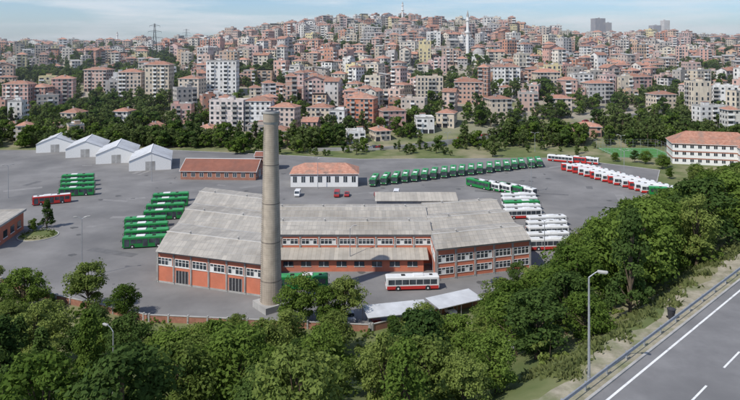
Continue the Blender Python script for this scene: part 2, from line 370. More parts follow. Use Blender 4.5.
# ------------------------------------------------------------------ bus garage
garage=empty('bus_garage_building')
W=MB(); R=MB(); G=MB(); T=MB()
def facade(p0,p1,z0,z1,bay=4.6,win=(4.2,5.9),doors=False,second=None):
    L=math.hypot(p1[0]-p0[0],p1[1]-p0[1]);u=((p1[0]-p0[0])/L,(p1[1]-p0[1])/L)
    W.fbox(p0,u,0,L,z0,z1-0.55,-0.3,0,0)
    W.fbox(p0,u,0,L,z1-0.55,z1,-0.3,0.12,1)
    W.fbox(p0,u,0,L,z0,z0+0.45,0,0.05,1)
    n=max(1,round(L/bay));bw=L/n
    for i in range(n+1):
        s=min(max(i*bw,0.22),L-0.22); W.fbox(p0,u,s-0.14,s+0.14,z0+0.46,z1-0.56,0,0.14,1)
        T.cyl((p0[0]+u[0]*(s+.3)+u[1]*.12,p0[1]+u[1]*(s+.3)-u[0]*.12,z0+.1),(p0[0]+u[0]*(s+.3)+u[1]*.12,p0[1]+u[1]*(s+.3)-u[0]*.12,z1-.5),.06,.06,6,2)
    W.fbox(p0,u,0.45,L-0.45,win[0]-0.2,win[0]-0.05,0,0.10,2)
    for i in range(n):
        a=i*bw+0.45;c=(i+1)*bw-0.45
        for (w0,w1) in [win]+([second] if second else []):
            G.fbox(p0,u,a,c,w0,w1,-0.02,0.03,0)
            T.fbox(p0,u,a,c,w0-0.04,w0+0.08,0.03,0.10,0); T.fbox(p0,u,a,c,w1-0.08,w1+0.04,0.03,0.10,0)
            T.fbox(p0,u,a,c,(w0+w1)/2+0.2,(w0+w1)/2+0.26,0.03,0.08,0)
            m=4
            for j in range(m+1):
                s=a+(c-a)*j/m; T.fbox(p0,u,s-0.06,s+0.06,w0+0.08,w1-0.08,0.03,0.09,0)
            for j in range(m):
                if (i*7+j*5+int(L))%6==0: T.fbox(p0,u,a+(c-a)*j/m+0.08,a+(c-a)*(j+1)/m-0.08,w0+0.1,(w0+w1)/2+0.18,0.031,0.05,3)
        if doors and i%3==1:
            G.fbox(p0,u,a+0.2,c-0.2,z0+0.46,z0+3.3,0.0,0.05,1)
            for j in range(5): T.fbox(p0,u,a+0.2+(c-a-0.46)*j/4,a+0.26+(c-a-0.46)*j/4,z0+0.46,z0+3.3,0.05,0.08,0)
def lerp(a,c,t): return (a[0]+(c[0]-a[0])*t,a[1]+(c[1]-a[1])*t)
def spans(FL,FR,BR,BL,z,n,rise,ov=0.5):
    for k in range(n):
        l0=lerp(FL,BL,k/n);l1=lerp(FL,BL,(k+0.5)/n);l2=lerp(FL,BL,(k+1)/n)
        r0=lerp(FR,BR,k/n);r1=lerp(FR,BR,(k+0.5)/n);r2=lerp(FR,BR,(k+1)/n)
        if k==0: l0=lerp(FL,BL,-0.8/45);r0=lerp(FR,BR,-0.8/45)
        def P(p,zz): return (p[0],p[1],zz)
        R.poly([P(l0,z),P(r0,z),P(r1,z+rise),P(l1,z+rise)],0)
        R.poly([P(l1,z+rise),P(r1,z+rise),P(r2,z),P(l2,z)],0)
        W.poly([P(l0,z-0.02),P(l1,z+rise-0.02),P(l2,z-0.02)],1); W.poly([P(r0,z-0.02),P(r2,z-0.02),P(r1,z+rise-0.02)],1)
        L=math.hypot(r1[0]-l1[0],r1[1]-l1[1]);u=((r1[0]-l1[0])/L,(r1[1]-l1[1])/L)
        T.fbox(l1,u,-0.2,L+0.2,z+rise-0.02,z+rise+0.07,-0.22,0.22,1)
        m=int(L/11)
        for j in range(m):
            s=(j+0.5)*L/m
            T.cyl((l1[0]+u[0]*s,l1[1]+u[1]*s,z+rise),(l1[0]+u[0]*s,l1[1]+u[1]*s,z+rise+0.6),0.22,0.22,8,2)
            T.cyl((l1[0]+u[0]*s,l1[1]+u[1]*s,z+rise+0.6),(l1[0]+u[0]*s,l1[1]+u[1]*s,z+rise+0.8),0.38,0.1,8,2)
        for tt in (0.33,0.66):
            a=(l0[0]+(l1[0]-l0[0])*tt,l0[1]+(l1[1]-l0[1])*tt); c=(r0[0]+(r1[0]-r0[0])*tt,r0[1]+(r1[1]-r0[1])*tt)
            LL=math.hypot(c[0]-a[0],c[1]-a[1]);uu=((c[0]-a[0])/LL,(c[1]-a[1])/LL); T.fbox(a,uu,0,LL,z+rise*tt-0.05,z+rise*tt+0.035,-0.08,0.08,2)
        if k>0:
            L=math.hypot(r0[0]-l0[0],r0[1]-l0[1]);u=((r0[0]-l0[0])/L,(r0[1]-l0[1])/L)
            T.fbox(l0,u,0,L,z-0.1,z+0.10,-0.25,0.25,2)
A=(-49.5,148.5);Bp=(-23.2,139.5);C=(-34,204);Dp=(-55,214)
facade(A,Bp,0,7.4,doors=True); facade(Bp,C,0,7.4,bay=6); facade(C,Dp,0,7.4,bay=6); facade(Dp,A,0,7.4,bay=6)
spans(A,Bp,C,Dp,7.45,3,1.15)
c1=(-27.0,160);c2=(15.6,160);c3=(16,190);c4=(-32.2,190)
facade(c1,c2,0,7.7,win=(5.2,6.6)); facade(c3,c4,0,7.7,bay=6)
spans(c1,c2,c3,c4,7.75,2,1.1)
e1=(15.3,149);e2=(39.2,156.5);e3=(37.5,198);e4=(15.4,193)
facade(e1,e2,0,7.6,second=(1.4,3.0)); facade(e2,e3,0,7.6,bay=6); facade(e3,e4,0,7.6,bay=6); facade(e4,e1,0,7.6,bay=6)
spans(e1,e2,e3,e4,7.65,3,1.15)
W.box(-22.5,155.2,0,13.0,159.6,3.1,0); R.poly([(-23.3,154.3,3.25),(14.2,154.3,3.25),(14.2,159.95,4.4),(-23.3,159.95,4.4)],0)
R.poly([(-23.3,154.3,3.12),(14.2,154.3,3.12),(14.2,154.3,3.25),(-23.3,154.3,3.25)],0)
for i in range(8):
    a=-21+i*4.3; G.box(a,155.12,1.3,a+2.4,155.18,2.5,0); T.box(a-0.08,155.09,1.2,a+2.48,155.13,1.3,0); T.box(a+1.15,155.08,1.3,a+1.25,155.12,2.5,0)
W.box(2,192,0,26,203,8.2,1); R.poly([(1.5,191.5,8.3),(26.5,191.5,8.3),(26.5,197.5,9.6),(1.5,197.5,9.6)],0);R.poly([(1.5,197.5,9.6),(26.5,197.5,9.6),(26.5,203.5,8.3),(1.5,203.5,8.3)],0)
W.obj('walls',['orange','conc','white'],parent=garage)
R.obj('roof',['rsheet'],parent=garage)
G.obj('windows',['glass','dark'],parent=garage)
T.obj('frames_and_roof_trim',['white','rcap','conc','buswhite'],parent=garage)
# chimney
b=MB(); cx,cy=gp(271,308)
hts=[0,10,20,30,38.5]; rs=[2.3,2.08,1.87,1.66,1.5]
def rad_at(z): return float(np.interp(z,hts,rs))
for i in range(4): b.cyl((0,0,hts[i]),(0,0,hts[i+1]),rs[i],rs[i+1],28,0,False)
b.cyl((0,0,38.5),(0,0,39.0),1.5,1.68,28,1); b.cyl((0,0,39.0),(0,0,40.8),1.68,1.66,28,0,False); b.cyl((0,0,40.8),(0,0,41.2),1.78,1.76,28,1)
b.cyl((0,0,41.2),(0,0,41.25),1.25,1.25,28,2)
for z in (6,14,22,30): b.cyl((0,0,z),(0,0,z+0.14),rad_at(z)+0.03,rad_at(z)+0.025,28,3,False)
b.box(-2.8,-2.8,0,2.8,2.8,1.4,1)
for i in range(90):
    z=2+i*0.4; r=rad_at(z); b.box(-0.25,-r-0.25,z,0.25,-r-0.2,z+0.04,2)
for sx in(-0.27,0.23): b.add([(sx,-2.5,2),(sx+0.04,-2.5,2),(sx+0.04,-1.75,38),(sx,-1.75,38)],[(0,1,2,3)],2)
cm=mat('chimney_masonry',(0.46,0.39,0.31),0.9,0.15,0.7,stain=(0.35,(0.30,0.25,0.20),(1,1,0.22))); M['chim']=cm
M['band']=mat('iron_band',(0.16,0.13,0.11),0.8,0.2,1)
N=cm.node_tree.nodes;L_=cm.node_tree.links; p=[x for x in N if x.type=='BSDF_PRINCIPLED'][0]; tc=[x for x in N if x.type=='TEX_COORD'][0]
wv=N.new('ShaderNodeTexWave'); wv.bands_direction='Z'; wv.inputs['Scale'].default_value=0.7; wv.inputs['Distortion'].default_value=1.5; L_.new(tc.outputs['Object'],wv.inputs['Vector'])
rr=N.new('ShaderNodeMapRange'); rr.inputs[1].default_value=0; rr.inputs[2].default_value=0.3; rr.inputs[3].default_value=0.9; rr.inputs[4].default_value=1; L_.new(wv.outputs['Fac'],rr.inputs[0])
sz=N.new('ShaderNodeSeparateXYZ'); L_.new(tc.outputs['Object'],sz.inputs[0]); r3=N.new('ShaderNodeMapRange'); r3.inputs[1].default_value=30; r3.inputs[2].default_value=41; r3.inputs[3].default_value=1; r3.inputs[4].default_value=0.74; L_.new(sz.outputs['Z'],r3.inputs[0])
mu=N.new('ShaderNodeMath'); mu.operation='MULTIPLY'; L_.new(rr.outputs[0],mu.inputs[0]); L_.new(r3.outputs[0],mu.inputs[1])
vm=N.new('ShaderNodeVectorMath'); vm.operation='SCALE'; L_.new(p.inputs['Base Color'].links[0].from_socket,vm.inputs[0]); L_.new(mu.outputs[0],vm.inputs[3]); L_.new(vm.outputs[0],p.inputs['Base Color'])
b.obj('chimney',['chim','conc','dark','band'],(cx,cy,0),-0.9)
# ------------------------------------------------------------------ sheds and other depot buildings
def gable(name,w,d,eave,ridge,loc,rz,wall,roof,ov=0.5,wins=True,hip=0,nwin=None,floors=1,stripe=None,door=True):
    """ridge along local x"""
    b=MB(); hw,hd=w/2,d/2
    b.box(-hw,-hd,-1,hw,hd,eave,0)
    o=ov; e=eave-0.02
    if hip:
        h=hip
        A=[(-hw-o,-hd-o,e),(hw+o,-hd-o,e),(hw+o,hd+o,e),(-hw-o,hd+o,e),(-hw+h,0,ridge),(hw-h,0,ridge)]
        b.add(A,[(0,1,5,4),(1,2,5),(2,3,4,5),(3,0,4)],1); b.box(-hw-o,-hd-o,e-.2,hw+o,hd+o,e-.02,2)
    else:
        b.add([(-hw-o,-hd-o,e),(hw+o,-hd-o,e),(hw+o,0,ridge),(-hw-o,0,ridge),(hw+o,hd+o,e),(-hw-o,hd+o,e)],[(0,1,2,3),(3,2,4,5)],1)
        b.add([(-hw-o,-hd-o,e-.15),(hw+o,-hd-o,e-.15),(hw+o,-hd-o,e),(-hw-o,-hd-o,e)],[(0,1,2,3)],2)
        for sx in(-hw,hw): b.add([(sx,-hd,eave),(sx,hd,eave),(sx,0,ridge-0.1)],[(0,1,2)],0)
        for sx in (-hw-o,hw+o-0.12):
            b.add([(sx,-hd-o,e+0.02),(sx+.12,-hd-o,e+0.02),(sx+.12,0,ridge+0.05),(sx,0,ridge+0.05),(sx,hd+o,e+.02),(sx+.12,hd+o,e+.02)],[(0,1,2,3),(3,2,5,4)],2)
        b.box(-hw-o,-0.2,ridge-0.05,hw+o,0.2,ridge+0.1,2)
    if wins:
        fh=eave/floors
        for f in range(floors):
            for (p0,u,L) in (((-hw,-hd),(1,0),w),((hw,-hd),(0,1),d),((hw,hd),(-1,0),w),((-hw,hd),(0,-1),d)):
                n=nwin if (nwin and L==w) else max(1,int(L/3.2))
                for i in range(n):
                    s=(i+0.5)*L/n; z=f*fh+fh*0.35; ww=0.75
                    b.fbox(p0,u,s-ww-.1,s+ww+.1,z-.1,z+fh*0.45+.1,0,0.04,2); b.fbox(p0,u,s-ww,s+ww,z,z+fh*0.45,0.02,0.06,3)
                    b.fbox(p0,u,s-.04,s+.04,z,z+fh*0.45,0.06,0.09,2)
                if stripe: b.fbox(p0,u,0,L,(f+1)*fh-0.75,(f+1)*fh-0.2,0,0.07,4)
    if door:
        b.box(hw,-2,0.05,hw+0.06,2,min(4,eave-0.4),4); b.box(hw+0.06,-0.05,0.05,hw+0.1,0.05,min(4,eave-.4),2)
    return b.obj(name,[wall,roof,'white','glass','brick' if stripe else 'conc'],loc,rz)
for i,(u,v) in enumerate([(150,170),(116,163),(85,157),(55,152)]):
    x,y=gp(u,v); gable('storage_shed',25,17.5,4.4,8.0,(x-3,y+11,0),math.radians(-74),'white','rlight',wins=False,ov=0.3)
x,y=gp(219,180); gable('workshop_building',31,15,3.6,7.4,(x,y+7.5,0),math.radians(-3),'brick','rred',nwin=9)
gable('workshop_annex',9,8,6.2,7.6,(-46,285,0),0,'brick','rred')
x,y=gp(324,187); gable('canteen_building',26,14,5.2,8.2,(x,y+7,0),math.radians(1),'white','tile',hip=5,nwin=8,stripe=True,floors=1)
gable('school_building',36,17,9.6,14.5,(160,300,0),math.radians(-16),'white','tile',hip=7,nwin=11,floors=3,stripe=True,door=False)
gable('school_wing',14,24,9.0,12.8,(172,284,0),math.radians(-16),'white','tile',hip=6,nwin=4,floors=3,stripe=True,door=False)
b=MB(); b.box(-9,-10,0,9,10,5.4,0); b.box(-9.6,-10.6,5.4,9.6,10.6,6.0,1); b.box(-9.2,-10.2,6.0,9.2,10.2,6.05,2)
for i in range(4):
    b.fbox((-9,-10),(1,0),1+i*4.3,3.6+i*4.3,1.4,3.4,0,0.05,3); b.fbox((9,-10),(0,1),1+i*4.8,3.6+i*4.8,1.4,3.4,0,0.05,3)
    b.fbox((9,-10),(0,1),0.8+i*4.8,3.8+i*4.8,1.2,1.4,0,0.1,4)
b.obj('gatehouse_building',['orange','conc','rsheet','glass','white'],(-111,180,0),math.radians(8))
b=MB(); b.cyl((0,0,0),(0,0,0.22),5.5,5.5,24,0); b.cyl((0,0,0.22),(0,0,0.3),5.2,5.0,24,1); x,y=gp(38,236); b.obj('planting_island',['conc','terrain'],(x,y,0))
for i in range(14):
    a=i*0.45; place(BUSH[i%2],'shrub',(x+4*math.cos(a),y+4*math.sin(a),0.2),a,0.45)
def carport(name,x,y,L,rz):
    b=MB()
    b.poly([(0,-2.6,2.5),(L,-2.6,2.5),(L,2.6,2.9),(0,2.6,2.9)],0)
    b.poly([(0,-2.6,2.36),(L,-2.6,2.36),(L,-2.6,2.5),(0,-2.6,2.5)],1)
    n=int(L/5)
    for i in range(n+1):
        s=0.1+i*(L-0.2)/n
        b.cyl((s,-2.3,0),(s,-2.3,2.45),0.07,0.07,6,1); b.cyl((s,2.3,0),(s,2.3,2.8),0.07,0.07,6,1)
        b.box(s-0.06,-2.6,2.32,s+0.06,2.6,2.45,1)
    b.obj(name,['rlight','metal'],(x,y,0),rz)
carport('carport',-1,125.5,13,math.radians(14)); carport('carport',12.6,129.5,11,math.radians(28))
b=MB()
for i in range(2,9):
    p=DEP[i];q=DEP[i+1];L=math.hypot(q[0]-p[0],q[1]-p[1]);u=((q[0]-p[0])/L,(q[1]-p[1])/L)
    b.fbox(p,u,0.1,L-0.1,-1,1.3,0.6,0.85,0); b.fbox(p,u,0.1,L-0.1,1.3,1.42,0.54,0.91,1)
    for j in range(int(L/4)+1): b.fbox(p,u,j*4,j*4+0.3,-1,1.6,0.5,0.95,1)
b.obj('perimeter_wall',['brick','conc'])
PX=5
b=MB(); b.poly([(116+PX,313,0.05),(147+PX,313,0.05),(147+PX,342,0.05),(116+PX,342,0.05)],0)
for (a,c,d_,e) in((117,314,146,314.2),(117,340.8,146,341),(117,314.2,117.2,340.8),(145.8,314.2,146,340.8),(131.4,314.2,131.6,340.8)): b.poly([(a+PX,c,.056),(d_+PX,c,.056),(d_+PX,e,.056),(a+PX,e,.056)],1)
b.obj('football_pitch',['pitch','line'])
b=MB()
for (p,u,L) in (((115+PX,312),(1,0),33),((148+PX,312),(0,1),31),((148+PX,343),(-1,0),33),((115+PX,343),(0,-1),31)):
    for i in range(int(L/4)+1): b.fbox(p,u,i*4,i*4+0.1,0,4.5,-0.05,0.05,0)
    for z in(1.5,3.0,4.4): b.fbox(p,u,0,L,z,z+0.05,-0.03,0.03,0)
b.obj('pitch_fence',['metal'])
# ------------------------------------------------------------------ buses
def bus_mesh(name,body,roof,lower):
    b=MB(); Lh=6.0;w=1.26
    b.bev(-w,-Lh,0.38,w,Lh,3.0,0.16,0,2)
    b.box(-w-0.012,-Lh+0.2,0.34,w+0.012,Lh-0.2,1.05,2)
    b.bev(-w+0.12,-Lh+0.3,2.93,w-0.12,Lh-0.3,3.06,0.05,1,1)
    b.bev(-0.8,-2.6,3.0,0.8,-0.2,3.28,0.08,6,1); b.bev(-0.45,1.6,3.0,0.45,2.5,3.2,0.06,4,1); b.bev(-0.4,-4.6,3.0,0.4,-3.9,3.16,0.05,4,1)
    for sx in(-1,1):
        x0=sx*(w+0.0); x1=sx*(w+0.02); a,c=min(x0,x1),max(x0,x1)
        for i in range(7):
            y=-Lh+0.55+i*1.58; 
            if sx>0 and i in(0,3,5): b.box(a,y,0.5,c+0.004,y+1.3,2.5,3)
            else: b.box(a,y,1.35,c,y+1.46,2.45,3)
        for yy in(-3.4,3.3):
            b.cyl((sx*(w-0.3),yy,0.5),(sx*(w+0.025),yy,0.5),0.62,0.62,14,5); b.cyl((sx*(w-0.25),yy,0.5),(sx*(w+0.04),yy,0.5),0.48,0.48,14,4)
            b.cyl((sx*(w+0.02),yy,0.5),(sx*(w+0.05),yy,0.5),0.22,0.22,10,6)
    b.box(-w+0.14,-Lh-0.02,1.15,w-0.14,-Lh,2.55,3); b.box(-w+0.35,-Lh-0.025,2.62,w-0.35,-Lh,2.86,3)
    b.box(-w+0.2,Lh,1.6,w-0.2,Lh+0.02,2.5,3)
    b.bev(-w+0.04,-Lh-0.1,0.34,w-0.04,-Lh+0.1,0.66,0.04,5,1)
    for sx in(-0.95,0.95):
        b.box(sx-0.18,-Lh-0.04,0.75,sx+0.18,-Lh-0.005,0.98,6); b.box(sx-0.12,Lh,0.8,sx+0.12,Lh+0.03,1.2,7)
        m=1.42 if sx>0 else -1.42
        b.cyl((sx*1.25,-Lh+0.1,2.6),(m,-Lh-0.25,2.5),0.03,0.03,5,5); b.box(m-0.1,-Lh-0.3,2.05,m+0.1,-Lh-0.22,2.5,5)
    return b.mesh(name,[body,roof,lower,'glass','rubber','dark','buswhite','redb'])
GB=bus_mesh('green_bus_m','green','greenroof','green')
RWB=bus_mesh('red_white_bus_m','buswhite','buswhite','redb')
RB=bus_mesh('red_bus_m','redb','buswhite','redb')
WB=bus_mesh('white_bus_m','buswhite','buswhite','green')
def bus(kind,x,y,rz):
    me,nm={'g':(GB,'green_city_bus'),'r':(RWB,'red_white_city_bus'),'R':(RB,'red_city_bus'),'w':(WB,'white_city_bus')}[kind]
    place(me,nm,(x,y,0.09),math.radians(rz)+rt.uniform(-0.03,0.03),parent=None)
def row(kinds,p,q,rz,jy=0.4):
    n=len(kinds)
    for i,k in enumerate(kinds):
        t=i/(n-1) if n>1 else 0
        bus(k,p[0]+(q[0]-p[0])*t+rt.uniform(-.3,.3),p[1]+(q[1]-p[1])*t+rt.uniform(-jy,jy),rz)
row('ggggggggggggggggggg',(2,254),(77,293),-9,0.8)
row('rRr',(90,301),(100,297),60)
row('RrRrrRrrRrrRrrg',(90,280),(108,233),76,0.6)
row('gwwgw',(42,246),(56,236),38)
row('rwgwr',(52,224),(48.5,203),97)
row('rwwwr',(53.5,195),(48,172),97)
row('gggg',(-117,257),(-107,234),-78)
row('R',(-110,222),(-110,222),-66)
row('gggg',(-70,225),(-65,202),-76)
row('gggg',(-67.5,193),(-61,174),-78)
bus('r',9.5,144.3,94); bus('g',-15.5,144.5,93)
def car_mesh(name,van=False):
    b=MB()
    if van:
        pr=[(-2.5,0.35),(-2.55,0.9),(-2.2,1.15),(-1.6,2.0),(-1.3,2.1),(2.4,2.1),(2.5,1.9),(2.5,0.35)]
        wn=(-1.7,2.2,1.25,1.85)
    else:
        pr=[(-2.1,0.3),(-2.15,0.7),(-1.9,0.85),(-1.0,0.95),(-0.4,1.42),(0.9,1.45),(1.6,1.0),(2.1,0.92),(2.15,0.35)]
        wn=(-0.75,1.3,0.98,1.34)
    hw=0.85; n=len(pr)
    def wv(z): return hw*(1-0.13*max(0,(z-0.9)))if not van else hw*1.1
    vs=[(-wv(z),y,z) for y,z in pr]+[(wv(z),y,z) for y,z in pr]
    b.add(vs,[tuple(range(n)),tuple(range(2*n-1,n-1,-1))]+[(i,n+i,n+(i+1)%n,(i+1)%n) for i in range(n)],0)
    for sx in(-1,1):
        for j in range(2):
            y0=wn[0]+(wn[1]-wn[0])*j/2+0.05;y1=wn[0]+(wn[1]-wn[0])*(j+1)/2-0.05
            a=wv(wn[2])+0.01;c=wv(wn[3])+0.01
            b.add([(sx*a,y0-(.15 if j==0 else 0),wn[2]),(sx*a,y1+(.15 if j==1 else 0),wn[2]),(sx*c,y1,wn[3]),(sx*c,y0+.1,wn[3])],[(0,1,2,3)],1)
        for yy in(-1.3,1.3): b.cyl((sx*0.62,yy,0.33),(sx*0.9,yy,0.33),0.33,0.33,12,2); b.cyl((sx*0.88,yy,0.33),(sx*0.92,yy,0.33),0.18,0.18,8,3)
    i=2 if van else 3
    (ya,za),(yb,zb)=pr[i],pr[i+1]; ca,cb=wv(za)-0.1,wv(zb)-0.1
    b.add([(-ca,ya-0.02,za+0.03),(ca,ya-0.02,za+0.03),(cb,yb-0.04,zb),(-cb,yb-0.04,zb)],[(0,1,2,3)],1)
    if not van:
        (ya,za),(yb,zb)=pr[5],pr[6]; b.add([(-.65,ya+.06,za),(.65,ya+.06,za),(.72,yb,zb+.05),(-.72,yb,zb+.05)],[(0,1,2,3)],1)
    return b.mesh(name,['carp','glass','rubber','metal'])
M['carp']=mat('car_paint',(1,1,1),0.3,0.03,1,objcol=True,spec=0.6)
CAR=car_mesh('car_m');VAN=car_mesh('van_m',True)
for i in range(12):
    x=-30+i*3.6
    if rt.random()<0.75: place(VAN if i%3 else CAR,'parked_van' if i%3 else 'parked_car',(x,233+rt.uniform(-.8,.8),0.08),rt.uniform(-.15,.15),color=rt.choice([(0.7,0.7,0.7),(0.7,0.7,0.68),(0.3,0.31,0.33),(0.35,0.03,0.03)]))
for (x,y,a) in [(-30,143,70),(30,147,100),(-4,128,10),(1,127.5,12),(5,128.6,14),(16,131.5,28)]:
    place(CAR,'parked_car',(x,y,0.08),math.radians(a),color=rt.choice([(0.6,0.6,0.6),(0.25,0.02,0.02),(0.05,0.06,0.1),(0.4,0.4,0.42)]))
# ------------------------------------------------------------------ street lamps, pylon
def lamp(x,y,z,h,rz,arms=1,arm=1.8):
    b=MB(); b.cyl((0,0,-0.3),(0,0,0.5),0.17,0.17,8,0); b.cyl((0,0,0.5),(0,0,h-0.6),0.13,0.075,8,0)
    for k in range(arms):
        sg=1 if k==0 else -1
        b.cyl((0,0,h-0.6),(sg*0.5,0,h-0.15),0.06,0.05,6,0); b.cyl((sg*0.5,0,h-0.15),(sg*arm,0,h),0.05,0.045,6,0)
        b.bev(min(sg*arm,sg*(arm+0.9)),-0.17,h-0.06,max(sg*arm,sg*(arm+0.9)),0.17,h+0.12,0.05,1,1); b.box(min(sg*(arm+.1),sg*(arm+.8)),-0.12,h-0.1,max(sg*(arm+.1),sg*(arm+.8)),0.12,h-0.061,2)
    b.obj('street_lamp',['metal','conc','lamp'],(x,y,z),rz)
lamp(19.5,57.0,25,9.9,math.radians(-20),1,0.7)
lamp(-32.1,80,hz(-32.1,80),8.6,math.radians(150),1,1.0)
x,y=gp(82,278); lamp(x,y,0,14.5,0.2,2,1.0)
x,y=gp(350,271); lamp(x,y,0,11,0.3,1,0.8)
for (x,y,h) in [(60,238,12),(-20,245,12),(-88,258,12),(104,262,12),(-130,230,12),(45,165,10),(120,306,12),(40,330,10),(85,330,10)]: lamp(x,y,0,h,rt.uniform(0,3),2,1.2)
for s in (62,105,148): 
    q=rpt(s,-2.4); lamp(q[0],q[1],25,10,math.radians(-46),1,1.3)
def lattice(name,x,y,h,w=6):
    b=MB(); n=9
    def c(k,i): 
        t=k/n; r=(w/2)*(1-t)**1.2+0.5; return (r*(1 if i in(0,1) else -1),r*(1 if i in(0,3) else -1),h*t)
    for k in range(n):
        for i in range(4):
            b.cyl(c(k,i),c(k+1,i),0.22,0.2,4,0,False); b.cyl(c(k,i),c(k+1,(i+1)%4),0.12,0.12,4,0,False); b.cyl(c(k,i),c(k,(i+1)%4),0.12,0.12,4,0,False)
    for z,l in((h*0.68,8),(h*0.82,6.5),(h*0.95,5)):
        for sg in(-1,1): b.cyl((0,0,z+1),(sg*l,0,z),0.2,0.12,4,0); b.cyl((0,0,z-0.6),(sg*l,0,z),0.2,0.12,4,0); b.cyl((sg*l,0,z),(sg*l,0,z-1.8),0.12,0.12,5,0)
    b.obj(name,['dark'],(x,y,hz(x,y)),0.2)
lattice('transmission_pylon',-222,660,46)
lattice('transmission_pylon',-330,1150,38)
# ------------------------------------------------------------------ town
def bblock(b,r,x0,y0,w,d,fl,roof,seed,balc,fh,k=3):
    hw,hd=w/2,d/2; H=fl*fh
    def X(x): return x+x0
    def Y(y): return y+y0
    b.box(X(-hw),Y(-hd),-9,X(hw),Y(hd),H,0)
    faces=(((X(-hw),Y(-hd)),(1,0),w),((X(hw),Y(-hd)),(0,1),d),((X(hw),Y(hd)),(-1,0),w),((X(-hw),Y(hd)),(0,-1),d))
    ww0=r.uniform(0.5,0.85); hh=r.choice([1.3,1.45,1.6,1.8])
    for fi,(p0,u,L) in enumerate(faces):
        n=max(2,int(L/r.uniform(2.4,3.5))); sp=L/n; ww=ww0
        bc=set(r.sample(range(n),max(1,n//3))) if balc and fi in(0,2) else set()
        for f in range(fl):
            z=f*fh+0.95; h=hh
            for i in range(n):
                s=(i+0.5)*sp
                if i in bc and f>0:
                    b.fbox(p0,u,s-sp*0.46,s+sp*0.46,f*fh-0.12,f*fh+0.95,0,1.15,4 if seed%2 else 2)
                    b.fbox(p0,u,s-sp*0.36,s+sp*0.36,f*fh+0.96,f*fh+2.35,-0.02,0.05,1)
                    continue
                if f==0 and r.random()<0.3: b.fbox(p0,u,s-sp*0.4,s+sp*0.4,0.1,2.4,0,0.05,5); continue
                if r.random()<0.08: continue
                b.fbox(p0,u,s-ww-.1,s+ww+.1,z-.1,z+h+.1,0,0.04,6); b.fbox(p0,u,s-ww,s+ww,z,z+h,0.02,0.07,1)
            if f>0 and seed%3==0: b.fbox(p0,u,0,L,f*fh-0.1,f*fh+0.1,0,0.09,2)
    o=r.uniform(0.35,0.8); h=0
    if roof=='hip':
        h=min(w,d)*r.uniform(0.13,0.22)+0.4; kk=min(hw,hd)*0.95
        A=[(X(-hw-o),Y(-hd-o),H),(X(hw+o),Y(-hd-o),H),(X(hw+o),Y(hd+o),H),(X(-hw-o),Y(hd+o),H)]
        T=[(X(-hw+kk),Y(0),H+h),(X(hw-kk),Y(0),H+h)] if w>=d else [(X(0),Y(-hd+kk),H+h),(X(0),Y(hd-kk),H+h)]
        if w>=d: b.add(A+T,[(0,1,5,4),(1,2,5),(2,3,4,5),(3,0,4)],3)
        else: b.add(A+T,[(0,1,4),(1,2,5,4),(2,3,5),(3,0,4,5)],3)
        b.box(X(-hw-o),Y(-hd-o),H-0.22,X(hw+o),Y(hd+o),H-0.03,2)
    elif roof=='gable':
        h=min(w,d)*0.2+0.5
        if r.random()<0.5:
            b.add([(X(-hw-o),Y(-hd-o),H),(X(hw+o),Y(-hd-o),H),(X(hw+o),Y(0),H+h),(X(-hw-o),Y(0),H+h),(X(hw+o),Y(hd+o),H),(X(-hw-o),Y(hd+o),H)],[(0,1,2,3),(3,2,4,5)],3)
            for sx in(-hw,hw): b.add([(X(sx),Y(-hd),H),(X(sx),Y(hd),H),(X(sx),Y(0),H+h-.1)],[(0,1,2)],0)
        else:
            b.add([(X(-hw-o),Y(-hd-o),H),(X(-hw-o),Y(hd+o),H),(X(0),Y(hd+o),H+h),(X(0),Y(-hd-o),H+h),(X(hw+o),Y(hd+o),H),(X(hw+o),Y(-hd-o),H)],[(0,3,2,1),(3,5,4,2)],3)
            for sy in(-hd,hd): b.add([(X(-hw),Y(sy),H),(X(hw),Y(sy),H),(X(0),Y(sy),H+h-.1)],[(0,1,2)],0)
    elif roof=='shed':
        h=1.2
        b.add([(X(-hw-o),Y(-hd-o),H),(X(hw+o),Y(-hd-o),H),(X(hw+o),Y(hd+o),H+h),(X(-hw-o),Y(hd+o),H+h)],[(0,1,2,3)],4); b.box(X(-hw),Y(-hd),H,X(hw),Y(hd),H+.1,4)
    else:
        for (p0,u,L) in faces: b.fbox(p0,u,0,L,H,H+0.9,-0.2,0.02,r.choice([0,4]))
        b.box(X(-hw+.3),Y(-hd+.3),H,X(hw-.3),Y(hd-.3),H+0.05,4)
        ax=r.uniform(-hw+2.2,hw-2.2) if hw>2.5 else 0
        b.box(X(ax-1.6),Y(-1.5),H,X(ax+1.6),Y(1.5),H+2.4,0); b.box(X(ax-1.8),Y(-1.7),H+2.4,X(ax+1.8),Y(1.7),H+2.55,r.choice([3,4]))
        for i in range(r.randint(0,3)): b.cyl((X(-ax*0.5),Y(-hd*0.4+i*1.6),H+1.3),(X(-ax*0.5+1.3),Y(-hd*0.4+i*1.6),H+1.3),0.35,0.35,8,2)
        if r.random()<0.35:
            for ix in(-0.8,0,0.8):
                for iy in(-0.8,0.8): b.box(X(hw*ix-.15),Y(hd*iy-.15),H,X(hw*ix+.15),Y(hd*iy+.15),H+1.9,4)
    if roof in('hip','gable'):
        for i in range(r.randint(1,3)):
            x=r.uniform(-hw*0.6,hw*0.6);y=r.uniform(-hd*0.5,hd*0.5); b.box(X(x-.35),Y(y-.35),H,X(x+.35),Y(y+.35),H+h+0.6,4)
